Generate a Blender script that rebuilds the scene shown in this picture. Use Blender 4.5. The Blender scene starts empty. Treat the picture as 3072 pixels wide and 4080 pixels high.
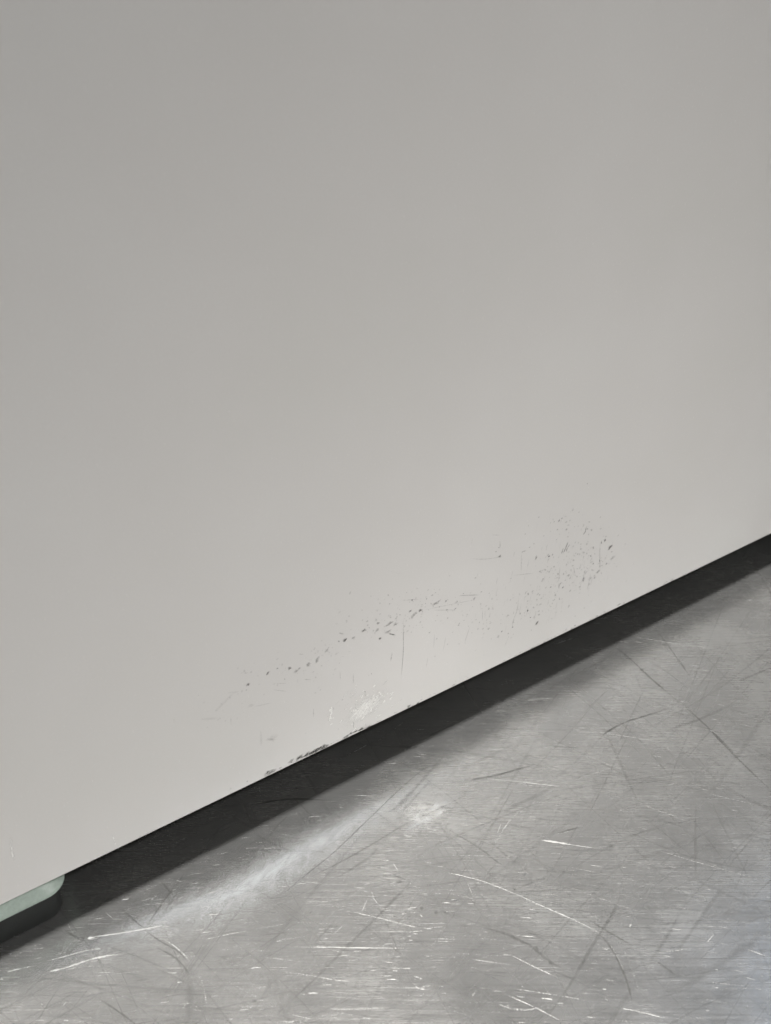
import bpy, bmesh, math, random
from mathutils import Vector, Matrix
random.seed(7)
sc = bpy.context.scene

# ------------------------------------------------------------------ camera
# x runs along the foot of the white panel (to the right), y away from the viewer, z up.
# The panel front is the plane y = 0, the steel counter is z = 0 (metres).
GAP = 0.0205
F_PX, CX, CY = 771.0, 385.5, 512.0            # focal length in pixels of a 771 x 1024 picture
PHI, THETA, ROLL = math.radians(31.7), math.radians(32.6), 0.0
fwd = Vector((math.sin(THETA)*math.cos(PHI), math.cos(THETA)*math.cos(PHI), -math.sin(PHI)))
rgt = Vector((math.cos(THETA), -math.sin(THETA), 0))
upv = rgt.cross(fwd)
CAM = Vector((0, 0, 0))

def ray(px, py):                               # px, py in 771 x 1024 pixels
    return (rgt*(px-CX) + upv*(CY-py) + fwd*F_PX).normalized()

# stand the camera so that the panel's lower edge passes through (385.5, 720.5)
_d = ray(385.5, 720.5)
_dist = 0.285
CAM = Vector((0, 0, GAP)) - _d*_dist

cd = bpy.data.cameras.new('camera')
cam = bpy.data.objects.new('camera', cd)
sc.collection.objects.link(cam)
cam.matrix_world = Matrix.Translation(CAM) @ Matrix((rgt, upv, -fwd)).transposed().to_4x4()
cd.sensor_fit = 'HORIZONTAL'
cd.sensor_width = 26.0
cd.lens = 26.0*F_PX/771.0
cd.clip_start = 0.005
cd.clip_end = 50
cd.dof.use_dof = True
cd.dof.focus_distance = 0.265
cd.dof.aperture_fstop = 16
sc.camera = cam

# ------------------------------------------------------------------ world and lamps
w = bpy.data.worlds.new('World'); sc.world = w; w.use_nodes = True
bg = w.node_tree.nodes['Background']
bg.inputs['Color'].default_value = (1.0, 0.965, 0.925, 1)
bg.inputs['Strength'].default_value = 0.17

def area(name, loc, target, sx, sy, power, col, spread=None):
    l = bpy.data.lights.new(name, 'AREA'); l.shape = 'RECTANGLE'; l.size = sx; l.size_y = sy
    l.energy = power; l.color = col
    if spread: l.spread = spread
    o = bpy.data.objects.new(name, l); sc.collection.objects.link(o)
    z = (Vector(loc)-Vector(target)).normalized()
    x = Vector((1, 0, 0)); x = (x - z*x.dot(z)).normalized(); y = z.cross(x)
    o.matrix_world = Matrix.Translation(Vector(loc)) @ Matrix((x, y, z)).transposed().to_4x4()
    return o

def corner(px, py, dist):
    """where a lamp must hang for its image in counter + panel to show at this pixel"""
    d = ray(px, py); v = CAM + d*dist
    return Vector((v.x, -v.y, -v.z))

T0 = Vector((0, 0, 0))
p = corner(350, 775, 2.3)
area('added_streak_lamp', p, T0, 2.2, 0.10, 5.0, (0.86, 0.93, 1.0))  # unseen tube added for a bluish streak across the steel
area('ceiling_panel_lamp', (-0.1, -0.9, 2.3), T0, 1.2, 0.8, 2.5, (1.0, 0.955, 0.92))
sl = bpy.data.lights.new('added_spot_lamp', 'SPOT'); sl.energy = 40; sl.color = (1.0, 0.965, 0.925)  # spot added with a cone that brightens the lower panel
sl.spot_size = math.radians(27); sl.spot_blend = 1.0; sl.shadow_soft_size = 0.05
so_ = bpy.data.objects.new('added_spot_lamp', sl); sc.collection.objects.link(so_)
so_.location = corner(392, 752, 1.9)
so_.rotation_euler = (Vector(so_.location) - Vector((0.03, -0.14, 0.0))).to_track_quat('Z', 'Y').to_euler()
# small overhead lamp just behind the panel's front: its light throws the narrow shadow in front of the foot edge
kl = bpy.data.lights.new('overhead_or_added_tint_lamp', 'POINT'); kl.energy = 255; kl.color = (1.0, 0.965, 0.915); kl.shadow_soft_size = 0.004
ko = bpy.data.objects.new('overhead_or_added_tint_lamp', kl); sc.collection.objects.link(ko)
def _cnt_y(px, py):
    d = ray(px, py); return (CAM + d*(-CAM.z/d.z)).y
YS = _cnt_y(385, 762.3)                        # how far the shadow reaches in front of the panel
print('shadow y', _cnt_y(0, 960.5), YS, _cnt_y(771, 561))
ko.location = (0.09, YS*(1 - 1.9/0.46), 1.9)
for x_, e_, c_ in ((1.75, 6, (0.50, 0.70, 1.0)), (-0.9, 75, (0.80, 0.90, 1.0))):      # cool lamps added at both sides to tint the steel blue
    tint_light = kl.copy(); tint_light.energy = e_; tint_light.color = c_
    tint_lamp = bpy.data.objects.new('overhead_or_added_tint_lamp', tint_light); sc.collection.objects.link(tint_lamp); tint_lamp.location = (x_, ko.location.y, 1.9)

vs = sc.view_settings
vs.view_transform = 'Standard'; vs.look = 'None'; vs.exposure = 0.0; vs.gamma = 1.0; vs.use_curve_mapping = False
sc.cycles.transparent_max_bounces = 160
sc.cycles.max_bounces = 10
sc.cycles.use_denoising = True
sc.cycles.sample_clamp_indirect = 4.0

# ------------------------------------------------------------------ helpers
def src(ox, oy, s, pts):                       # zoomed picture coordinates -> 771 px coordinates
    k = 771.0/3072.0
    return [((ox+x*s)*k, (oy+y*s)*k) for x, y in pts]
def on_counter(px, py):
    d = ray(px, py); t = -CAM.z/d.z
    return CAM + d*t
def on_panel(px, py):
    d = ray(px, py); t = -CAM.y/d.y
    return CAM + d*t

class MB:
    def __init__(s): s.v = []; s.f = []; s.a = []; s.m = []
    def vert(s, p, a=1.0): s.v.append(tuple(p)); s.a.append(a); return len(s.v)-1
    def face(s, idx, m=0): s.f.append(idx); s.m.append(m)
    def build(s, name, mats, parent=None, smooth=False):
        me = bpy.data.meshes.new(name)
        me.from_pydata(s.v, [], s.f)
        for m in mats: me.materials.append(m)
        me.polygons.foreach_set('material_index', s.m)
        if smooth: me.polygons.foreach_set('use_smooth', [True]*len(s.f))
        at = me.attributes.new('cover', 'FLOAT', 'POINT')
        at.data.foreach_set('value', s.a)
        me.update()
        o = bpy.data.objects.new(name, me); sc.collection.objects.link(o)
        if parent: o.parent = parent
        return o

def catmull(pts, n=5):
    if len(pts) < 3: 
        (x0, y0), (x1, y1) = pts[0], pts[-1]
        k = 6
        return [(x0+(x1-x0)*i/k, y0+(y1-y0)*i/k) for i in range(k+1)]
    P = [pts[0]] + list(pts) + [pts[-1]]
    out = []
    for i in range(1, len(P)-2):
        p0, p1, p2, p3 = P[i-1], P[i], P[i+1], P[i+2]
        for j in range(n):
            t = j/n
            out.append(tuple(0.5*((2*p1[k]) + (-p0[k]+p2[k])*t + (2*p0[k]-5*p1[k]+4*p2[k]-p3[k])*t*t + (-p0[k]+3*p1[k]-3*p2[k]+p3[k])*t**3) for k in (0, 1)))
    out.append(tuple(pts[-1]))
    return out

_lay = [0]
def stroke(mb, pts3, nrm, wid, alpha, m, base=8e-6, taper=True, jitter=0.25):
    """a soft edged streak lying on a surface: full in the middle, nothing at its rims"""
    _lay[0] += 1
    off = base + (_lay[0] % 97)*4e-7
    rows = []
    n = len(pts3)
    for i, q in enumerate(pts3):
        t = (pts3[min(i+1, n-1)] - pts3[max(i-1, 0)])
        if t.length < 1e-9: t = Vector((1, 0, 0))
        s = nrm.cross(t.normalized())
        k = i/(n-1)
        e = (min(1, 4*k)*min(1, 4*(1-k))) if taper else 1
        ww = wid*(0.45+0.55*e)*(1+random.uniform(-jitter, jitter))*0.5
        a = alpha*e*random.uniform(0.65, 1.0)
        c = q + nrm*off
        rows.append((mb.vert(c - s*ww, 0.0), mb.vert(c, a), mb.vert(c + s*ww, 0.0)))
    for r0, r1 in zip(rows, rows[1:]):
        mb.face((r0[0], r1[0], r1[1], r0[1]), m); mb.face((r0[1], r1[1], r1[2], r0[2]), m)

def blob(mb, c, ux, uy, nrm, r, alpha, m, base=8e-6, stretch=1.0, ang=0.0):
    _lay[0] += 1
    off = base + (_lay[0] % 97)*4e-7
    c = c + nrm*off
    k = 9
    ce = mb.vert(c, alpha); inner = []; ring = []
    for i in range(k):
        a = 2*math.pi*i/k
        rr = r*random.uniform(0.5, 1.4)
        x = math.cos(a)*rr*stretch; y = math.sin(a)*rr
        X = x*math.cos(ang)-y*math.sin(ang); Y = x*math.sin(ang)+y*math.cos(ang)
        ring.append(mb.vert(c + ux*X + uy*Y, 0.0))
        inner.append(mb.vert(c + ux*X*.5 + uy*Y*.5, alpha*random.uniform(.45, .85)))
    for i in range(k):
        j = (i+1) % k
        mb.face((ce, inner[i], inner[j]), m); mb.face((inner[i], ring[i], ring[j], inner[j]), m)

# ------------------------------------------------------------------ materials
def new_mat(name):
    m = bpy.data.materials.new(name); m.use_nodes = True
    nt = m.node_tree
    return m, nt, nt.nodes['Principled BSDF'], nt.nodes['Material Output']
def N(nt, t, **kw):
    n = nt.nodes.new(t)
    for k, v in kw.items():
        if k in n.inputs: n.inputs[k].default_value = v
        else: setattr(n, k, v)
    return n
def ramp(nt, fac, stops):
    r = nt.nodes.new('ShaderNodeValToRGB')
    while len(r.color_ramp.elements) < len(stops): r.color_ramp.elements.new(0.5)
    for e, (p, c) in zip(r.color_ramp.elements, stops):
        e.position = p; e.color = (c, c, c, 1) if isinstance(c, (int, float)) else (*c, 1)
    nt.links.new(fac, r.inputs['Fac']); return r
def noise(nt, vec, scale, detail=3, rough=0.5):
    n = N(nt, 'ShaderNodeTexNoise', Scale=scale, Detail=detail, Roughness=rough)
    nt.links.new(vec, n.inputs['Vector']); return n
def mapping(nt, vec, rot=(0, 0, 0), scale=(1, 1, 1)):
    m = nt.nodes.new('ShaderNodeMapping'); m.vector_type = 'POINT'
    m.inputs['Rotation'].default_value = rot; m.inputs['Scale'].default_value = scale
    nt.links.new(vec, m.inputs['Vector']); return m
def math_(nt, op, a, b):
    m = nt.nodes.new('ShaderNodeMath'); m.operation = op
    for i, v in enumerate((a, b)):
        if isinstance(v, (int, float)): m.inputs[i].default_value = v
        else: nt.links.new(v, m.inputs[i])
    return m.outputs[0]

def steel():
    m, nt, b, out = new_mat('brushed_steel')
    tc = nt.nodes.new('ShaderNodeTexCoord')
    L = nt.links.new
    # grain runs along the direction (cos THETA, -sin THETA): turn it onto the texture's x axis
    g = mapping(nt, tc.outputs['Object'], rot=(0, 0, THETA))
    g1 = mapping(nt, g.outputs[0], scale=(40, 2300, 1))
    g2 = mapping(nt, g.outputs[0], scale=(150, 5200, 1))
    n1 = noise(nt, g1.outputs[0], 1.0, 3, 0.6)
    n2 = noise(nt, g2.outputs[0], 1.0, 2, 0.6)
    cl = noise(nt, tc.outputs['Object'], 26.0, 5, 0.65)     # worn and smeared areas
    cl2 = noise(nt, tc.outputs['Object'], 9.0, 3, 0.5)
    fine = noise(nt, tc.outputs['Object'], 900.0, 3, 0.6)
    h = math_(nt, 'ADD', math_(nt, 'MULTIPLY', n1.outputs[0], 0.6), math_(nt, 'MULTIPLY', n2.outputs[0], 0.4))
    bump = N(nt, 'ShaderNodeBump', Strength=0.19, Distance=0.00012)
    L(h, bump.inputs['Height'])
    b2 = N(nt, 'ShaderNodeBump', Strength=0.10, Distance=0.002)
    L(cl.outputs[0], b2.inputs['Height']); L(bump.outputs[0], b2.inputs['Normal'])
    L(b2.outputs[0], b.inputs['Normal'])
    rr = ramp(nt, math_(nt, 'ADD', math_(nt, 'MULTIPLY', cl.outputs[0], .6), math_(nt, 'MULTIPLY', cl2.outputs[0], .4)), [(0.3, 0.17), (0.7, 0.32)])
    rgh = math_(nt, 'ADD', rr.outputs[0], math_(nt, 'MULTIPLY', math_(nt, 'SUBTRACT', n1.outputs[0], 0.5), 0.16))
    L(rgh, b.inputs['Roughness'])
    colv = math_(nt, 'ADD', math_(nt, 'MULTIPLY', h, .45), math_(nt, 'ADD', math_(nt, 'MULTIPLY', cl.outputs[0], .40), math_(nt, 'MULTIPLY', fine.outputs[0], .15)))
    cr = ramp(nt, colv, [(0.32, (0.30, 0.30, 0.294)), (0.52, (0.405, 0.403, 0.395)), (0.70, (0.55, 0.547, 0.538))])
    L(cr.outputs[0], b.inputs['Base Color'])
    b.inputs['Metallic'].default_value = 0.86
    b.inputs['Anisotropic'].default_value = 0.6
    t = N(nt, 'ShaderNodeCombineXYZ', X=math.cos(THETA), Y=-math.sin(THETA), Z=0.0)
    L(t.outputs[0], b.inputs['Tangent'])
    return m

def cover_mat(name, color, rough, metal, nscale=2500.0, lo=0.25, hi=0.7, crisp=False):
    """thin layer of wear, soil or painted light, see-through where the 'cover' attribute is low"""
    m, nt, b, out = new_mat(name)
    L = nt.links.new
    b.inputs['Base Color'].default_value = (*color, 1)
    b.inputs['Roughness'].default_value = rough; b.inputs['Metallic'].default_value = metal
    at = N(nt, 'ShaderNodeAttribute'); at.attribute_name = 'cover'
    tc = nt.nodes.new('ShaderNodeTexCoord')
    n = noise(nt, tc.outputs['Object'], nscale, 3, 0.6)
    if crisp:
        d = math_(nt, 'SUBTRACT', math_(nt, 'MULTIPLY', at.outputs['Fac'], 0.70), math_(nt, 'SUBTRACT', n.outputs[0], 0.25))
        c = nt.nodes.new('ShaderNodeClamp'); L(math_(nt, 'MULTIPLY', d, 9.0), c.inputs['Value'])
        a = c.outputs[0]
    else:
        r = ramp(nt, n.outputs[0], [(lo, 0.12), (hi, 1.0)])
        a = math_(nt, 'MULTIPLY', at.outputs['Fac'], r.outputs[0])
    L(a, b.inputs['Alpha'])
    return m

def white_enamel():
    m, nt, b, out = new_mat('white_enamel')
    L = nt.links.new
    tc = nt.nodes.new('ShaderNodeTexCoord')
    c0 = noise(nt, tc.outputs['Object'], 9.0, 4, 0.55)
    c1 = noise(nt, tc.outputs['Object'], 1500.0, 3, 0.7)       # fine texture of the paint
    cm_ = math_(nt, 'ADD', math_(nt, 'MULTIPLY', c0.outputs[0], .72), math_(nt, 'MULTIPLY', c1.outputs[0], .28))
    cr = ramp(nt, cm_, [(0.32, (0.728, 0.716, 0.690)), (0.5, (0.752, 0.735, 0.718)), (0.68, (0.776, 0.766, 0.748))])
    L(cr.outputs[0], b.inputs['Base Color'])
    s = mapping(nt, tc.outputs['Object'], rot=(0, 0.10, 0), scale=(2.6, 1, 0.7))
    n = noise(nt, s.outputs[0], 900.0, 3, 0.6)
    wv = noise(nt, tc.outputs['Object'], 18.0, 2, 0.5)
    bm1 = N(nt, 'ShaderNodeBump', Strength=0.12, Distance=0.0001); L(n.outputs[0], bm1.inputs['Height'])
    bm2 = N(nt, 'ShaderNodeBump', Strength=0.06, Distance=0.002); L(wv.outputs[0], bm2.inputs['Height']); L(bm1.outputs[0], bm2.inputs['Normal'])
    L(bm2.outputs[0], b.inputs['Normal'])
    rr = ramp(nt, n.outputs[0], [(0.3, 0.16), (0.75, 0.30)])
    L(rr.outputs[0], b.inputs['Roughness'])
    b.inputs['IOR'].default_value = 1.5
    return m

def plain(name, color, rough, metal=0.0, nscale=400, amp=0.12, bump=0.15, **kw):
    m, nt, b, out = new_mat(name)
    tc = nt.nodes.new('ShaderNodeTexCoord')
    n = noise(nt, tc.outputs['Object'], nscale, 4, 0.6)
    r = ramp(nt, n.outputs[0], [(0.3, tuple(c*(1-amp) for c in color)), (0.7, tuple(min(1, c*(1+amp)) for c in color))])
    nt.links.new(r.outputs[0], b.inputs['Base Color'])
    bm = N(nt, 'ShaderNodeBump', Strength=bump, Distance=0.0003)
    nt.links.new(n.outputs[0], bm.inputs['Height']); nt.links.new(bm.outputs[0], b.inputs['Normal'])
    b.inputs['Roughness'].default_value = rough; b.inputs['Metallic'].default_value = metal
    for k, v in kw.items(): b.inputs[k].default_value = v
    return m

M_STEEL = steel()
M_LIGHT = cover_mat('bare_scratch_and_glint', (0.43, 0.43, 0.42), 0.48, 0.8, 3500, crisp=True)  # light scratches, and the glints painted with them
M_SHEEN = cover_mat('painted_sheen', (0.80, 0.83, 0.86), 0.30, 0.95, 7000, crisp=True)  # paler layer for the painted streak and glint on the steel
M_DARK = cover_mat('soiled_scratch', (0.055, 0.055, 0.05), 0.5, 0.5, 2500, .3, .6)
M_WHITE = white_enamel()
M_DIRT = cover_mat('grey_scuff', (0.06, 0.055, 0.05), 0.6, 0.0, 1700, .30, .58)
M_GLINT = cover_mat('painted_glare', (0.97, 0.962, 0.935), 0.30, 0.0, 6000, crisp=True)  # near-white layer for glints and glare painted on the panel
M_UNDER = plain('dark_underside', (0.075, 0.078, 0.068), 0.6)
M_FOOT = plain('pale_green_plastic', (0.42, 0.50, 0.445), 0.42, nscale=900, amp=0.10)
M_RUBBER = plain('black_rubber', (0.015, 0.017, 0.016), 0.8)

# ------------------------------------------------------------------ the steel counter
def rect_top(mb, x0, x1, y0, y1, z, m): 
    i = [mb.vert((x, y, z), 1) for x, y in ((x0, y0), (x1, y0), (x1, y1), (x0, y1))]
    mb.face(i, m)
UP = Vector((0, 0, 1))
FR = Vector((0, -1, 0))
cm = MB()
X0, X1, Y0, Y1, TH = -0.9, 1.9, -0.55, 0.75, 0.04
v = [cm.vert(p, 1) for p in ((X0, Y0, 0), (X1, Y0, 0), (X1, Y1, 0), (X0, Y1, 0), (X0, Y0, -TH), (X1, Y0, -TH), (X1, Y1, -TH), (X0, Y1, -TH))]
for f in ((0, 1, 2, 3), (7, 6, 5, 4), (0, 4, 5, 1), (1, 5, 6, 2), (2, 6, 7, 3), (3, 7, 4, 0)): cm.face([v[i] for i in f], 0)

def px_scale(px, py):                          # metres per source pixel on the counter, across the view
    q = on_counter(px, py)
    return (q - CAM).length/F_PX*(771/3072)

def cs(ox, oy, s, kind, wid, alpha, *pts):
    P = catmull(src(ox, oy, s, pts))
    q3 = [on_counter(*p) for p in P]
    mid = P[len(P)//2]
    W = wid*s*px_scale(*mid)*(1.6 if kind == 'l' else 2.1)
    stroke(cm, q3, UP, W, alpha if kind == 'l' else min(1, alpha*1.25), 1 if kind == 'l' else 2)

z5 = (1000, 3000, .660); z6 = (2000, 2900, .6435); z4 = (2072, 2000, .6); z1 = (0, 3100, .6); z2 = (700, 2500, .6)
HERO = [
 (z5,'l',5,.9,[(1040,712),(1180,722),(1300,748),(1400,775),(1520,820),(1600,855),(1666,885)]),
 (z6,'l',5,.9,[(0,990),(100,1035),(240,1100),(380,1160),(500,1215),(590,1265),(640,1310)]),
 (z6,'d',6,.7,[(560,1250),(620,1295),(680,1370),(730,1465),(770,1560),(795,1650),(808,1710)]),
 (z6,'l',4,.5,[(630,1290),(690,1375),(740,1470),(780,1570)]),
 (z5,'l',4,.45,[(850,730),(940,715),(1060,712)]),
 (z5,'l',6,.7,[(535,940),(680,975),(820,1008),(960,1045),(1060,1060)]),
 (z5,'l',4,.6,[(0,585),(200,565),(440,530)]),
 (z5,'l',4,.6,[(350,615),(550,670)]),(z5,'l',3,.6,[(240,765),(390,785),(540,805)]),
 (z5,'l',4,.55,[(360,910),(480,893),(600,880)]),(z5,'l',3,.6,[(300,930),(600,926),(870,925)]),
 (z5,'l',4,.55,[(720,597),(900,588),(1100,575)]),(z5,'l',3,.5,[(0,1065),(150,1042),(270,1020)]),
 (z5,'l',4,.95,[(180,1170),(600,1176),(1010,1180)]),(z5,'l',3,.5,[(0,1225),(220,1250),(430,1275)]),
 (z5,'l',4,.7,[(120,1310),(330,1340),(540,1375),(680,1380)]),(z5,'l',6,.9,[(330,1452),(420,1447)]),
 (z5,'l',3,.7,[(440,1550),(650,1545),(860,1540)]),(z5,'l',4,.6,[(180,1565),(420,1620)]),
 (z5,'l',6,.7,[(975,1345),(1035,1365)]),(z5,'l',8,.5,[(1480,1510),(1560,1540),(1666,1550)]),
 (z5,'l',3,.7,[(700,1415),(900,1418),(1100,1420)]),
 (z5,'d',4,.75,[(1160,0),(930,190),(720,390),(500,600),(290,770),(110,930)]),
 (z5,'d',4,.7,[(1380,210),(1150,330),(950,420),(700,570),(500,680),(330,760)]),
 (z5,'d',14,.35,[(1180,0),(1020,180),(900,310),(830,360)]),(z5,'d',12,.3,[(1100,150),(980,280),(910,360)]),
 (z5,'d',6,.85,[(1320,178),(1335,163),(1370,155),(1450,142),(1560,115),(1666,85)]),
 (z6,'d',6,.85,[(-40,297),(0,285),(100,255),(205,228)]),
 (z5,'d',5,.8,[(0,315),(120,290),(250,280),(380,282),(500,290)]),
 (z5,'d',4,.7,[(270,285),(330,345),(390,412)]),(z5,'d',5,.7,[(372,390),(355,403),(354,418),(362,430)]),
 (z5,'d',5,.7,[(520,375),(530,385),(538,398)]),(z5,'d',4,.55,[(0,475),(120,540),(300,620)]),
 (z5,'d',5,.45,[(230,370),(160,440),(100,520)]),
 (z5,'l',14,.35,[(890,715),(1100,580),(1280,500)]),(z5,'l',13,.38,[(790,720),(650,830),(520,940),(360,1100)]),
 (z5,'l',8,.3,[(1230,480),(1130,560),(960,650)]),
 (z5,'d',8,.38,[(1060,680),(850,900),(640,1110),(400,1350),(110,1620)]),
 (z5,'d',6,.4,[(520,1000),(370,1160)]),(z5,'d',7,.35,[(780,560),(700,640),(540,740)]),
 (z5,'d',6,.7,[(860,735),(890,748),(930,765)]),
 (z5,'l',7,.6,[(1440,615),(1500,500),(1570,400),(1666,310)]),
 (z5,'l',10,.8,[(930,398),(1000,403),(1060,410)]),(z5,'l',16,.6,[(1055,400),(1100,375),(1135,350)]),  # both strokes paint the lamp glint on the steel
 (z5,'d',4,.6,[(1080,400),(1240,490),(1400,590),(1490,660),(1560,700)]),
 (z5,'l',4,.7,[(1300,1240),(1440,1262),(1600,1282)]),(z5,'l',3,.6,[(1160,840),(1280,866),(1380,890)]),
 (z5,'l',3,.4,[(1200,1005),(1420,1120),(1666,1260)]),(z5,'l',3,.6,[(1590,720),(1666,725)]),
 (z5,'d',4,.35,[(1400,765),(1480,665)]),(z5,'l',4,.6,[(900,15),(1100,30),(1490,70)]),
 (z5,'l',4,.7,[(880,138),(1100,150),(1300,150)]),(z5,'l',4,.9,[(1390,152),(1500,163),(1666,180)]),
 (z5,'l',5,.7,[(600,258),(700,258),(820,260)]),(z5,'l',4,.6,[(700,310),(840,312),(950,312)]),
 (z5,'l',4,.7,[(1380,260),(1420,268)]),(z5,'l',4,.7,[(1330,420),(1470,435)]),(z5,'l',5,.8,[(780,648),(840,650)]),
 (z5,'l',4,.6,[(540,694),(680,694),(900,698)]),
 (z6,'l',5,.95,[(0,322),(200,345),(400,368)]),(z6,'l',3,.8,[(30,312),(180,322),(350,335)]),
 (z6,'l',4,.75,[(400,140),(540,180),(690,240),(860,302)]),(z6,'l',4,.7,[(460,5),(750,50),(1040,98)]),
 (z6,'l',12,1,[(230,692),(330,708),(450,728)]),(z6,'l',5,.9,[(225,688),(340,708),(500,735),(680,755)]),
 (z6,'d',5,.9,[(340,655),(400,638),(495,610)]),(z6,'l',4,.6,[(310,662),(380,650),(480,622)]),
 (z6,'l',5,.65,[(840,465),(960,510),(1090,555),(1165,600)]),(z6,'l',4,.6,[(1200,390),(1450,448),(1630,490)]),
 (z6,'l',4,.65,[(860,725),(1020,775),(1200,830),(1380,880),(1540,925),(1666,960)]),
 (z6,'l',5,.45,[(40,800),(400,860),(740,930),(1060,1000),(1300,1055),(1600,1110)]),
 (z6,'l',4,.55,[(250,930),(480,1010),(720,1095),(960,1170)]),(z6,'l',3,.5,[(1000,370),(1180,430)]),
 (z6,'l',13,.42,[(780,1425),(960,1395),(1150,1365),(1370,1315)]),(z6,'l',5,.8,[(1500,1365),(1666,1425)]),
 (z6,'l',5,.7,[(0,1378),(200,1480),(430,1585)]),(z6,'l',5,.75,[(0,1640),(200,1730),(400,1834)]),
 (z6,'l',8,.5,[(0,1720),(80,1742),(150,1748),(240,1730),(310,1690)]),
 (z6,'l',4,.6,[(0,1605),(300,1650),(560,1695)]),(z6,'l',6,.7,[(700,1730),(860,1760),(1050,1810)]),
 (z6,'l',5,.45,[(1180,1565),(1400,1588),(1666,1610)]),
 (z6,'l',7,.5,[(0,655),(60,570),(180,475),(360,360),(520,300),(700,240),(940,150)]),
 (z6,'l',5,.35,[(280,350),(400,280),(470,260),(560,250)]),
 (z6,'d',12,.25,[(0,520),(150,450),(330,360)]),
 (z6,'d',6,.9,[(1270,0),(1400,130),(1520,250),(1666,388)]),
 (z6,'d',5,.85,[(510,1168),(620,1240),(740,1310),(820,1358)]),(z6,'l',4,.5,[(520,1182),(640,1262),(740,1322)]),
 (z6,'l',6,.4,[(700,1310),(760,1390),(800,1480),(850,1640),(860,1720)]),
 (z6,'d',5,.75,[(950,1440),(1020,1490),(1080,1535)]),
 (z6,'d',9,.4,[(770,950),(690,1140),(560,1350),(420,1590),(250,1830)]),
 (z6,'d',10,.3,[(1110,1130),(1030,1280),(900,1470)]),(z6,'d',10,.25,[(1380,970),(1250,1150),(1060,1420)]),
 (z6,'d',18,.2,[(1666,1250),(1500,1360),(1200,1560),(1000,1640)]),
 (z6,'d',6,.9,[(620,48),(660,20),(705,0)]),
 (z4,'d',6,.85,[(545,1555),(580,1525),(640,1490),(720,1455),(800,1430),(900,1400),(990,1370)]),
 (z6,'d',7,.25,[(1200,470),(1198,700),(1200,950)]),
 (z6,'l',7,.35,[(1300,40),(1400,190),(1520,430),(1600,620),(1666,770)]),
 (z6,'l',6,.35,[(60,990),(200,760),(330,600)]),(z6,'l',14,.3,[(620,570),(660,660),(690,710)]),
 (z6,'d',4,.35,[(1570,660),(1400,860)]),(z6,'d',4,.35,[(80,1000),(260,930)]),
 (z6,'d',8,.45,[(0,1270),(150,1335),(210,1375)]),(z6,'d',8,.4,[(190,1360),(300,1450),(380,1490)]),
 (z5,'d',6,.5,[(1380,1050),(1550,1095),(1666,1150)]),(z5,'d',4,.6,[(450,1045),(540,1047)]),
 (z4,'l',6,.85,[(720,888),(860,912),(1010,938),(1200,962),(1480,995)]),(z4,'l',5,.7,[(760,896),(880,915),(980,930)]),
 (z4,'l',7,.6,[(200,955),(290,925),(380,895)]),(z4,'l',4,.25,[(330,915),(430,880),(540,850)]),
 (z4,'l',7,.4,[(1140,672),(1300,695),(1600,738)]),(z4,'l',13,.6,[(1490,648),(1560,655)]),(z4,'l',10,.4,[(1240,612),(1300,616)]),
 (z4,'l',5,.4,[(140,1195),(400,1120),(700,1050)]),(z4,'l',4,.35,[(1666,670),(1400,720),(900,830)]),
 (z4,'l',4,.75,[(0,1325),(130,1310),(270,1297)]),(z4,'l',4,.5,[(180,1480),(560,1540),(700,1562),(1000,1605)]),
 (z4,'d',6,.85,[(620,950),(740,1050),(890,1190),(1060,1332)]),(z4,'d',6,.9,[(1085,1350),(1240,1490),(1420,1666)]),
 (z4,'d',5,.6,[(890,830),(980,950),(1060,1060),(1130,1160)]),(z4,'d',8,.35,[(1430,1200),(1666,1100)]),
 (z4,'l',6,.4,[(1540,990),(1666,1045)]),(z4,'l',12,.25,[(1400,1350),(1520,1290),(1666,1360)]),
 (z4,'d',10,.3,[(960,1520),(1200,1440),(1430,1330)]),(z4,'l',4,.4,[(100,1700),(300,1640),(700,1560)]),
 (z1,'l',7,.95,[(570,1062),(640,1053),(800,1030),(960,1003),(1330,940)]),(z1,'l',12,1,[(575,1064),(630,1058)]),  # the short bright bar is a painted glint
 (z1,'d',5,.8,[(780,845),(870,925),(955,1000)]),(z1,'d',5,.55,[(955,1000),(1050,1075),(1180,1150),(1250,1225)]),
 (z1,'l',7,.6,[(970,1015),(1120,1090),(1220,1170),(1280,1250)]),
 (z1,'d',5,.6,[(960,1003),(1100,800),(1240,620)]),(z1,'d',5,.4,[(1050,950),(1230,680)]),(z1,'d',5,.85,[(1065,680),(1160,790)]),
 (z1,'d',5,.75,[(1030,1120),(1150,1185),(1220,1250),(1265,1320)]),(z1,'d',5,.65,[(650,1460),(800,1560),(900,1633)]),
 (z1,'d',6,.65,[(430,1010),(540,1080)]),(z1,'l',7,.8,[(270,1225),(430,1185),(600,1140),(740,1135)]),
 (z1,'l',8,.65,[(0,1300),(120,1270),(250,1240)]),(z1,'l',15,.7,[(220,1300),(420,1265),(640,1195),(900,1158)]),
 (z1,'l',4,.7,[(1330,1080),(1500,1042),(1666,1010)]),(z1,'l',7,.8,[(800,810),(870,800)]),(z1,'l',5,.7,[(1280,785),(1520,740)]),
 (z1,'d',24,.2,[(1262,1300),(1260,1460),(1250,1633)]),(z1,'l',9,.4,[(1310,1300),(1355,1400),(1385,1633)]),
 (z1,'l',6,.5,[(1060,680),(1160,665)]),(z1,'l',5,.5,[(980,725),(1050,710)]),
 (z2,'l',5,.4,[(150,1235),(420,1150),(800,1010),(1000,920),(1230,800),(1380,730),(1560,590),(1666,520)]),
 (z2,'l',6,.7,[(1170,835),(1230,802),(1290,770)]),
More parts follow.
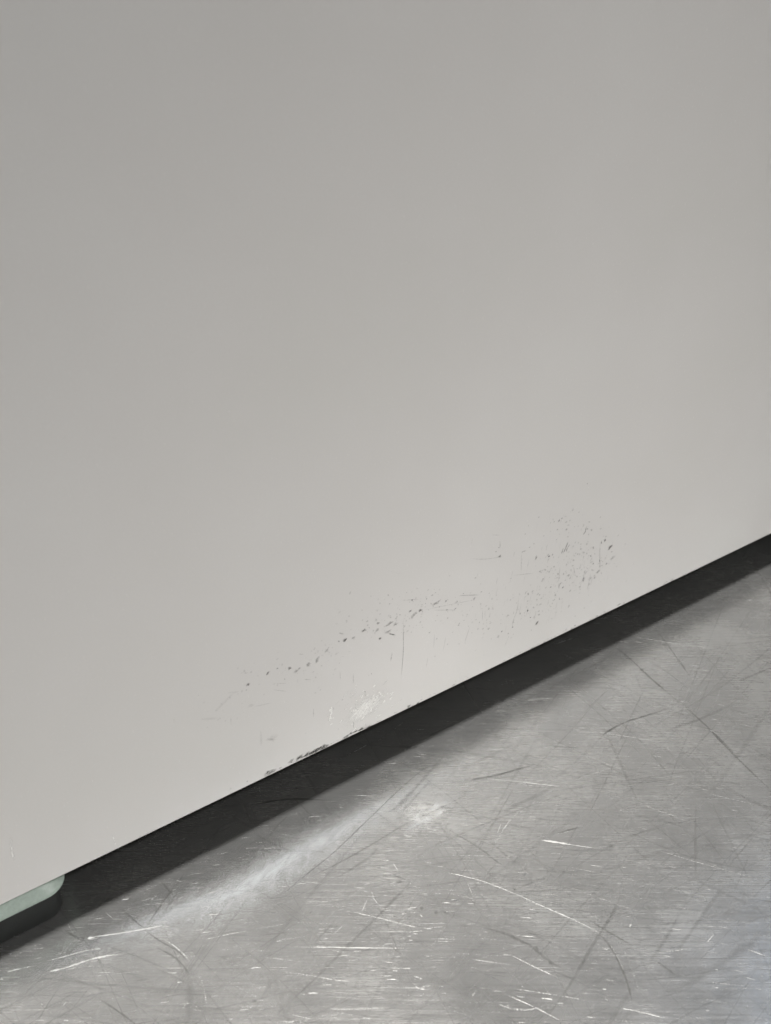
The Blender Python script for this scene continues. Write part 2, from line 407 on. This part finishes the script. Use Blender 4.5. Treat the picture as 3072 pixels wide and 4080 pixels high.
 (z2,'d',6,.9,[(500,1185),(700,1145),(850,1138),(1030,1150)]),(z2,'l',4,.15,[(300,1320),(600,1210),(900,1100)]),
 (z1,'l',5,.35,[(780,495),(900,470),(970,458)]),(z1,'l',4,.18,[(880,700),(1080,610),(1280,520)]),
 (z1,'l',4,.15,[(1000,560),(1300,430),(1600,290)]),
]
for (z, kind, wd, al, pts) in HERO: cs(*z, kind, wd, al, *pts)
XA = Vector((1, 0, 0)); YA = Vector((0, 1, 0))
for z, x, y, r, a, m in ((z5,1118,965,8,.8,2),(z5,1170,962,7,.6,2),(z5,1185,967,6,.6,2),(z5,1032,941,8,.6,2),(z5,895,780,9,.8,2),(z5,275,213,8,.8,2),
                         (z5,20,1498,8,.7,2),(z5,362,963,5,.6,2),(z6,215,1372,14,.5,2),(z6,300,1450,10,.6,2),(z6,262,934,5,.8,2),(z6,80,1002,7,.7,2),
                         (z6,575,322,7,.6,2),(z6,680,735,14,.35,2),(z1,600,1062,14,1,1),  # last blob is the core of the painted left glint
                         (z1,10,1335,10,.7,1)):
    p = src(*z, [(x, y)])[0]
    blob(cm, on_counter(*p), XA, YA, UP, r*z[2]*px_scale(*p)*(1.2 if m == 2 else .6), a, m, stretch=1.5 if m == 2 else 2.6, ang=-THETA)

# countless short wear marks: mostly along the grain, slope fanning from left to right
def band_y(px):                                # picture height of the reflected panel edge
    return 962 - 0.5185*px
def rnd_scratch(n, len_rng, w_rng, a_rng, kind, free=0.0, boost=None, at=None):
    for _ in range(n):
        for _t in range(40):
            px = random.uniform(-40, 811); py = random.uniform(500, 1060)
            if py < band_y(px) - (52 if random.random() < .12 else -1): continue
            if at: px = random.gauss(at[0], at[2]); py = random.gauss(at[1], at[3]); break
            if boost is None or random.random() < boost(px, py): break
        L = random.uniform(*len_rng)**1.0
        slope = (px-400)/371*0.20 + random.gauss(0, 0.045)
        if random.random() < free: slope = math.tan(random.uniform(-1.2, 1.2))
        ang = math.atan(slope); dx, dy = math.cos(ang)*L/2, math.sin(ang)*L/2
        bend = random.gauss(0, 0.03)*L
        P = catmull([(px-dx, py-dy), (px+bend*dy/L, py+bend), (px+dx, py+dy)], 3)
        q3 = [on_counter(*p) for p in P]
        if min(p[1]-band_y(p[0])+53 for p in P) < 0: continue
        W = random.uniform(*w_rng)*(q3[3]-CAM).length/F_PX
        stroke(cm, q3, UP, W, random.uniform(*a_rng), 1 if kind == 'l' else 2)
near_left = lambda x, y: max(0.12, 1.0 - abs(x-300)/330)*(1.0 if y > 650 else .4)*(1.0 if y < 930 else .45)
def path_pt(P, t):
    i = min(int(t*(len(P)-1)), len(P)-2); f = t*(len(P)-1)-i
    return (P[i][0]*(1-f)+P[i+1][0]*f, P[i][1]*(1-f)+P[i+1][1]*f)
# reflected streak beside the panel, painted as a paler strip on the steel
TR = catmull([(-60, 1018), (20, 982), (130, 930), (230, 893), (300, 852), (390, 803), (470, 760), (560, 712)], 6)
def sheen_strip(P, wid, alpha, off, mottle=.12):
    rows = []; n = len(P)
    for i_, (x, y) in enumerate(P):
        c = on_counter(x, y); nx = on_counter(*P[min(i_+1, n-1)]) - on_counter(*P[max(i_-1, 0)])
        sd = UP.cross(nx.normalized()); k = i_/(n-1); e = math.sin(math.pi*k)**.7
        W = wid*(c-CAM).length/F_PX*(.7+.3*e); row = []
        for j_ in range(15):
            u = (j_-7)/7
            row.append(cm.vert(c + sd*u*W + UP*off, max(0, alpha*e*(1-u*u)**1.6*random.uniform(1-mottle, 1+mottle*.4))))
        rows.append(row)
    for r0, r1 in zip(rows, rows[1:]):
        for j_ in range(14): cm.face((r0[j_], r1[j_], r1[j_+1], r0[j_+1]), 3)
TR2 = []
for a_, b_ in zip(TR, TR[1:]): TR2 += [a_, ((a_[0]+b_[0])/2, (a_[1]+b_[1])/2)]
sheen_strip(TR2, 22, .45, 4e-6)
sheen_strip([(x+4, y+1) for x, y in TR2], 50, .38, 6e-6, .12)
def glint_boost(x, y):  # packs light scratches where glint, bright column and streak are painted
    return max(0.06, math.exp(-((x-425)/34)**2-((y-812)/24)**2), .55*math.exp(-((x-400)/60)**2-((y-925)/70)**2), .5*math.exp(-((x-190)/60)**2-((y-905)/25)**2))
rnd_scratch(1300, (8, 50), (0.45, 0.85), (.2, .5), 'l', 0.03, near_left)
rnd_scratch(700, (4, 18), (0.5, 1.2), (.4, .9), 'l', 0.12, glint_boost)
rnd_scratch(260, (4, 18), (0.5, 1.1), (.4, .9), 'l', 0.35, None, (430, 816, 17, 11))  # scratch cluster that paints the lamp glint
rnd_scratch(120, (4, 14), (0.7, 1.6), (.5, .9), 'l', 0.5, None, (424, 812, 9, 5))  # bright core of the painted glint
sheen_strip([(x, 835-(x-395)*.62) for x in range(395, 466, 6)], 16, .5, 5e-6, .5)  # pale strip under the glint, painted highlight
rnd_scratch(500, (30, 160), (0.5, 1.0), (.22, .40), 'l', 0.85)
rnd_scratch(260, (30, 200), (0.6, 1.4), (.15, .40), 'd', 0.9)
rnd_scratch(500, (30, 150), (0.5, 1.1), (.25, .45), 'l', 0.08)
rnd_scratch(40, (3, 8), (0.5, 1.0), (.4, .8), 'l', 0.1, near_left)
rnd_scratch(420, (8, 60), (0.8, 1.8), (.10, .32), 'd', 0.12)
rnd_scratch(90, (60, 240), (1.0, 3.0), (.08, .25), 'l', 0.9)
rnd_scratch(80, (60, 260), (1.2, 4.0), (.08, .25), 'd', 1.0)

counter = cm.build('steel_counter', [M_STEEL, M_LIGHT, M_DARK, M_SHEEN])
counter['label'] = 'scratched brushed stainless steel counter top under the white appliance'
counter['category'] = 'counter'

# ------------------------------------------------------------------ the white appliance
app = bpy.data.objects.new('kitchen_appliance', None); sc.collection.objects.link(app)
app.location = (0.3, 0.2, 0)
app['label'] = 'glossy white appliance with grey scuffs near its lower edge, standing on the steel counter'
app['category'] = 'appliance'
def parented(o):
    o.parent = app; o.matrix_parent_inverse = Matrix.Translation(-Vector(app.location)); return o

PX0, PX1, PH, PD = -0.42, 1.25, 0.46, 0.42
def bevel_box(name, x0, x1, y0, y1, z0, z1, mat, r=0.0012, seg=4):
    bm = bmesh.new()
    bmesh.ops.create_cube(bm, size=1)
    for v_ in bm.verts:
        v_.co = Vector(((x0+x1)/2+v_.co.x*(x1-x0), (y0+y1)/2+v_.co.y*(y1-y0), (z0+z1)/2+v_.co.z*(z1-z0)))
    if r: bmesh.ops.bevel(bm, geom=bm.edges[:], offset=r, segments=seg, profile=0.5, affect='EDGES')
    return bm

# front panel: a folded sheet with marks of use and painted glare lying on it
bm = bevel_box('p', PX0, PX1, 0.0, 0.0035, GAP, PH, M_WHITE, r=0.001, seg=5)
pm = MB()
bm.verts.index_update()
for v_ in bm.verts: pm.vert(v_.co, 1.0)
for f in bm.faces: pm.face([v_.index for v_ in f.verts], 0)
bm.free()
ZA = Vector((0, 0, 1))
def pscale(px, py):
    return (on_panel(px, py)-CAM).length/F_PX*(771/3072)
def pb(z, x, y, r, a, stretch=1.0, ang=0.0, m=1):
    p = src(*z, [(x, y)])[0]
    blob(pm, on_panel(*p), XA, ZA, FR, r*z[2]*pscale(*p)*(1.1 if m != 1 or (z is z2 and y < 700) else 1.35), min(1, a*(1.5 if m == 1 else 1.5)), m, stretch=stretch, ang=ang)
def ps(z, wd, a, pts, m=1):
    P = catmull(src(*z, pts)); q = [on_panel(*p) for p in P]
    stroke(pm, q, FR, wd*z[2]*pscale(*P[len(P)//2])*2.0, min(1, a*1.45), m)
z3 = (1500, 1900, .660)
for b_ in ((980,243,4,.9),(745,478,9,.95),(740,427,5,.6),(722,452,5,.4),(1103,264,8,.45),(1120,250,5,.3),(1140,238,5,.2),(1043,480,8,.6),(1062,470,6,.45),(1068,485,5,.3),
           (1125,668,8,.6),(1110,645,5,.5),(1050,667,6,.5),(915,707,7,.55),(930,849,4,.8),(756,933,5,.7),(822,907,6,.5),(1005,617,6,.45),(987,570,6,.45),
           (1380,382,10,.6),(1357,398,7,.45),(1388,525,6,.65),(1170,687,7,.4),(1228,663,6,.4),(80,766,6,.5),(215,743,6,.5),(336,714,6,.55),(296,764,4,.5),
           (204,810,9,.5),(266,805,11,.7),(420,748,8,.55),(590,735,10,.4),(524,704,4,.5),(10,882,8,.5),(118,890,9,.45),(22,975,9,.4),(912,806,5,.45),(867,825,6,.4),
           (898,345,4,.45),(1273,40,4,.4),(675,918,8,.3),(735,965,9,.3),(795,945,7,.35),(1160,595,9,.35),(1168,612,7,.35),(1250,620,14,.3),(1010,356,5,.35),(1223,212,4,.4),
           (1352,243,5,.3),(1185,198,8,.2),(950,403,5,.4),(925,425,5,.35),(1270,405,7,.25),(1308,425,6,.35),(1420,452,6,.3),(1215,465,6,.3),(980,832,6,.4),(1075,740,6,.3),
           (1105,738,6,.3),(1080,713,7,.3),(1210,602,6,.3),(855,800,5,.3),(985,712,5,.3),(1300,512,5,.3),(440,597,5,.25),(597,610,6,.25),(1345,508,5,.3),(500,885,6,.3)):
    pb(z3, *b_)
for b_ in ((1410,425,11,.85,1.5,.4),(965,485,8,.4,1.8,1.1),(75,888,13,.45,1.8,.1),(1335,575,11,.4,1.6,0),(360,762,12,.35,2.2,.4),(70,935,12,.3,2,0),(225,835,12,.3,2,.5),
           (1425,490,11,.25,2,.4),(965,885,9,.5,1.8,.9)):
    pb(z3, *b_)
for b_ in ((482,378,13,.6,1.2,.8),(470,415,7,.35),(755,272,14,.75,1.3,.2),(675,272,9,.4),(610,305,10,.35,1.8,1),(800,290,15,.3,1.5,.4),(820,270,10,.35),(880,245,15,.28,1.6,.4),
           (940,210,16,.3,1.4,.8),(935,230,12,.25),(1005,150,14,.28,1.6,1),(1085,92,10,.4),(1125,83,14,.7),(1180,68,14,.3),(1252,18,15,.55,1.3,.1),(1355,75,9,.45),(1340,15,14,.35,1.4,0),
           (1300,308,5,.6),(1257,428,5,.6),(630,958,20,.5,1.4,.1),(612,960,7,.6),(825,862,17,1,1.3,.2),(765,890,13,.5,1.5,.2),(918,822,19,1,1.5,.4),(990,790,17,1,1.5,.3),(955,802,13,.8,1.5,.4),
           (870,842,13,.85,1.8,.4),(1230,676,13,1,1.4,.2),(1195,690,11,.7,1.4,.2),(1165,702,9,.6),(1130,727,13,.5,1.6,.3),(1280,660,10,.8,1.5,.3),(1550,522,16,1,1.4,.1),(1605,505,9,.8,1.5,.4),
           (1635,462,5,.4),(500,515,18,.12,1.4,0),(640,740,22,.10,1.5,0),(475,1022,7,.3),(365,1070,8,.15)):
    pb(z2, *b_)
for s_ in ((5,.75,[(1116,466),(1122,448),(1128,430)]),(6,.8,[(1126,464),(1142,430),(1158,388)]),(6,.55,[(1145,455),(1152,430),(1168,408)]),(4,.8,[(1245,350),(1260,332),(1267,298)]),
           (4,.2,[(745,480),(720,488),(640,497),(560,492)]),(4,.35,[(1350,390),(1348,480),(1350,560)]),(3,.25,[(163,840),(162,1040),(150,1200)]),(3,.35,[(1110,530),(1098,640)]),
           (4,.55,[(1104,640),(1100,678)]),(3,.3,[(875,460),(873,580)]),(4,.28,[(858,720),(850,800),(825,870),(820,910)]),(3,.25,[(875,760),(860,830)]),(7,.22,[(1295,580),(1270,690)]),
           (4,.25,[(1260,560),(1240,640)]),(6,.5,[(72,944),(115,957)]),(4,.4,[(490,717),(630,712)]),(3,.35,[(340,805),(480,803)]),(3,.3,[(150,745),(260,740)]),(3,.25,[(300,800),(450,770),(600,740)]),
           (3,.3,[(640,800),(640,870)]),(3,.25,[(420,960),(400,1060)]),(3,.3,[(565,900),(545,960),(530,1010)]),(3,.25,[(95,1050),(85,1110)]),(3,.25,[(310,1090),(300,1150)]),
           (5,.5,[(980,870),(958,895)]),(5,.4,[(875,460),(885,450),(905,446)]),(3,.3,[(1190,540),(1200,600)]),(3,.2,[(690,350),(750,352)]),(3,.25,[(820,595),(960,580)]),(3,.2,[(655,800),(655,860)]),
           (3,.5,[(745,380),(746,430)]),(4,.2,[(1305,600),(1290,660)]),(3,.22,[(350,940),(345,1040)]),(3,.2,[(800,960),(770,1030)])):
    ps(z3, *s_)
for s_ in ((7,.75,[(835,868),(900,832),(1010,790)]),(6,.6,[(1100,738),(1180,697),(1280,660),(1350,630)]),(5,.5,[(1380,612),(1440,592),(1480,575)]),(3,.14,[(1490,420),(1505,250),(1512,145),(1510,0)]),
           (4,.4,[(1415,42),(1460,50)]),(3,.5,[(1180,620),(1180,670)]),(3,.5,[(1262,635),(1264,662)]),(10,.12,[(565,680),(568,790)]),(8,.10,[(600,740),(680,745)]),(12,.10,[(150,610),(300,602)]),(14,.10,[(260,560),(320,500),(390,430)]),
           (8,.12,[(340,435),(430,425)]),(9,.12,[(520,525),(640,500)]),(4,.35,[(915,535),(916,598)]),(4,.3,[(1425,230),(1442,165)]),(4,.25,[(660,372),(740,370)]),(5,.2,[(640,412),(740,425)]),
           (6,.15,[(365,590),(368,650)]),(5,.25,[(1180,300),(1182,380)]),(4,.25,[(1090,290),(1095,350)]),(5,.25,[(850,345),(900,345)]),(6,.3,[(1080,35),(1120,45)]),(5,.4,[(602,316),(612,300),(630,288)])):
    ps(z2, *s_)
# fine dust of marks around the two scuffed areas
for cx, cy, sx, sy, n in ((1290, 480, 90, 90, 110), (1130, 610, 90, 80, 90), (950, 800, 110, 80, 70), (350, 760, 190, 45, 90), (80, 880, 130, 50, 70), (620, 900, 170, 90, 50), (1150, 300, 90, 60, 30)):
    for _ in range(n):
        pb(z3, random.gauss(cx, sx), random.gauss(cy, sy), random.uniform(2, 6), random.uniform(.08, .3), random.uniform(1, 2), random.uniform(0, 3))
for cx, cy, sx, sy, n in ((700, 300, 160, 60, 40), (350, 520, 140, 60, 25), (1000, 170, 90, 45, 40), (1200, 520, 150, 90, 40)):
    for _ in range(n):
        pb(z2, random.gauss(cx, sx), random.gauss(cy, sy), random.uniform(3, 8), random.uniform(.05, .16), random.uniform(1, 2.4), random.uniform(0, 3))
# short upright rub marks
for _ in range(90):
    x = random.gauss(1050, 230); y = random.gauss(640, 170); L = random.uniform(10, 70)
    ps(z3, random.uniform(2, 4), random.uniform(.05, .2), [(x, y), (x-L*.12, y+L*.5), (x-L*.22, y+L)])
# grime gathered along the folded lower edge
for _ in range(170):
    t = random.random()
    X = random.uniform(1080, 2760)*.251; Y = 907.3-0.4841*X
    up = abs(random.gauss(0, 1.6))+1.6
    p = (X, Y-up)
    blob(pm, on_panel(*p), XA, ZA, FR, random.uniform(.4, 1.3)*pscale(*p)*4, random.uniform(.12, .6)*(0.35+0.65*(random.random() < .4)), 1, stretch=random.uniform(1, 3), ang=0)
# glints and glare, painted as near-white spots
ps(z2, 13, .9, [(1042,520),(1036,560),(1025,600),(1022,640)], 2)
for _ in range(14): pb(z2, random.gauss(1030, 6), random.uniform(520, 650), 7, .8, 1.5, 1.3, 2)
ps(z1, 16, .45, [(68,380),(78,470),(95,560)], 2); ps(z1, 8, .6, [(76,470),(88,540)], 2); ps(z1, 8, .5, [(745,375),(755,405),(763,440)], 2); pb(z1, 763, 436, 6, .9, m=2)
ps(z3, 16, .18, [(50,560),(90,575),(190,585)], 2)
for _ in range(150):
    x = random.gauss(1290, 85); y = random.gauss(510, 65)
    y2 = 500 + (y-500) - (x-1290)*.25
    if abs(x-1290) > 210: continue
    p_ = src(*z2, [(x, y2)])[0]
    if p_[1] > 907.3-0.4841*p_[0]-5: continue
    pb(z2, x, y2, random.uniform(6, 18), random.uniform(.2, .5), random.uniform(1, 3), random.uniform(.2, 1.2), 2)
def glare_patch(x, y, rx, ry, a, ang):  # soft lamp glare painted as a whiter disc
    p = src(*z2, [(x, y)])[0]; c = on_panel(*p) + FR*5e-6; k = z2[2]*pscale(*p)
    rings = []
    for q in range(1, 13):
        row = []
        for t in range(44):
            th = 2*math.pi*t/44; X = math.cos(th)*rx*k*q/12; Y = math.sin(th)*ry*k*q/12
            v_ = c + XA*(X*math.cos(ang)-Y*math.sin(ang)) + ZA*(X*math.sin(ang)+Y*math.cos(ang))
            row.append(pm.vert(v_, a*(1-(q/12)**2)**1.9*random.uniform(.75, 1.1)))
        rings.append(row)
    ce = pm.vert(c, a)
    for t in range(44):
        pm.face((ce, rings[0][t], rings[0][(t+1) % 44]), 2)
        for r0, r1 in zip(rings, rings[1:]): pm.face((r0[t], r1[t], r1[(t+1) % 44], r0[(t+1) % 44]), 2)
glare_patch(1262, 535, 270, 140, .68, .35)
panel = pm.build('front_panel', [M_WHITE, M_DIRT, M_GLINT])
parented(panel)

def from_bm(name, bm, mat, smooth=False, parent=None):
    me = bpy.data.meshes.new(name); bm.to_mesh(me); bm.free(); me.materials.append(mat)
    if smooth:
        for p_ in me.polygons: p_.use_smooth = True
    o = bpy.data.objects.new(name, me); sc.collection.objects.link(o)
    return o
bm = bevel_box('h', PX0+.002, PX1-.002, 0.0036, PD, GAP+.004, PH-.002, M_WHITE, r=0.003)
parented(from_bm('housing', bm, M_WHITE))
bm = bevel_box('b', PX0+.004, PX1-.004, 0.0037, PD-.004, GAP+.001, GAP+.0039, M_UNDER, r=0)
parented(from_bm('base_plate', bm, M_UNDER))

def foot(x0, x1, y_front, depth):
    """pale rounded pad with a sloping rim, on a black rubber sole"""
    prof = [(0.0066, GAP+.0008, 0), (0.0058, GAP-.0014, 0), (0.0026, GAP-.0048, 0), (0.0007, GAP-.0063, 0), (0.0, GAP-.0070, 0), (0.0006, GAP-.0076, 0)]
    def ring(dy, z, rr=0.006):
        out = []
        a0, a1, b0, b1 = x0+dy, x1-dy, y_front+dy, y_front+depth-dy
        r = max(rr-dy*.3, .002)
        for cx_, cy_, s0 in ((a1-r, b0+r, -90), (a1-r, b1-r, 0), (a0+r, b1-r, 90), (a0+r, b0+r, 180)):
            for k in range(9):
                a = math.radians(s0+90*k/8); out.append((cx_+r*math.cos(a), cy_+r*math.sin(a), z))
        return out
    m = MB(); rows = []
    for dy, z, _ in prof: rows.append([m.vert(p, 1) for p in ring(dy, z)])
    for r0, r1 in zip(rows, rows[1:]):
        n = len(r0)
        for i in range(n): m.face((r0[i], r1[i], r1[(i+1) % n], r0[(i+1) % n]), 0)
    m.face(rows[0], 0)
    m.face(rows[-1][::-1], 0)
    f = m.build('foot', [M_FOOT], smooth=True); parented(f)
    s = MB(); rr = []
    for dy, z in ((0.0025, GAP-.0072), (0.0030, .0004), (0.0036, 0.0001)): rr.append([s.vert(p, 1) for p in ring(dy, z)])
    for r0, r1 in zip(rr, rr[1:]):
        n = len(r0)
        for i in range(n): s.face((r0[i], r1[i], r1[(i+1) % n], r0[(i+1) % n]), 0)
    s.face(rr[-1][::-1], 0); s.face(rr[0], 0)
    so = s.build('rubber_sole', [M_RUBBER]); so.parent = f
    return f
q = on_panel(61, 878)
print('foot end x', q.x, 'left edge', on_panel(0, 907.3), 'right', on_panel(771, 534), 'cam', CAM)
for (px, py) in ((0, 960), (385, 762), (771, 562)): print('band', px, on_panel(px, py).z, 'vs', -GAP)
foot(q.x-0.055, q.x+.001, 0.0008, 0.04)
xr = on_panel(771, 534).x
foot(xr-0.004, xr+0.05, 0.03, 0.04)
foot(q.x-0.055, q.x, PD-.06, 0.04)
foot(xr-0.004, xr+0.05, PD-.06, 0.04)
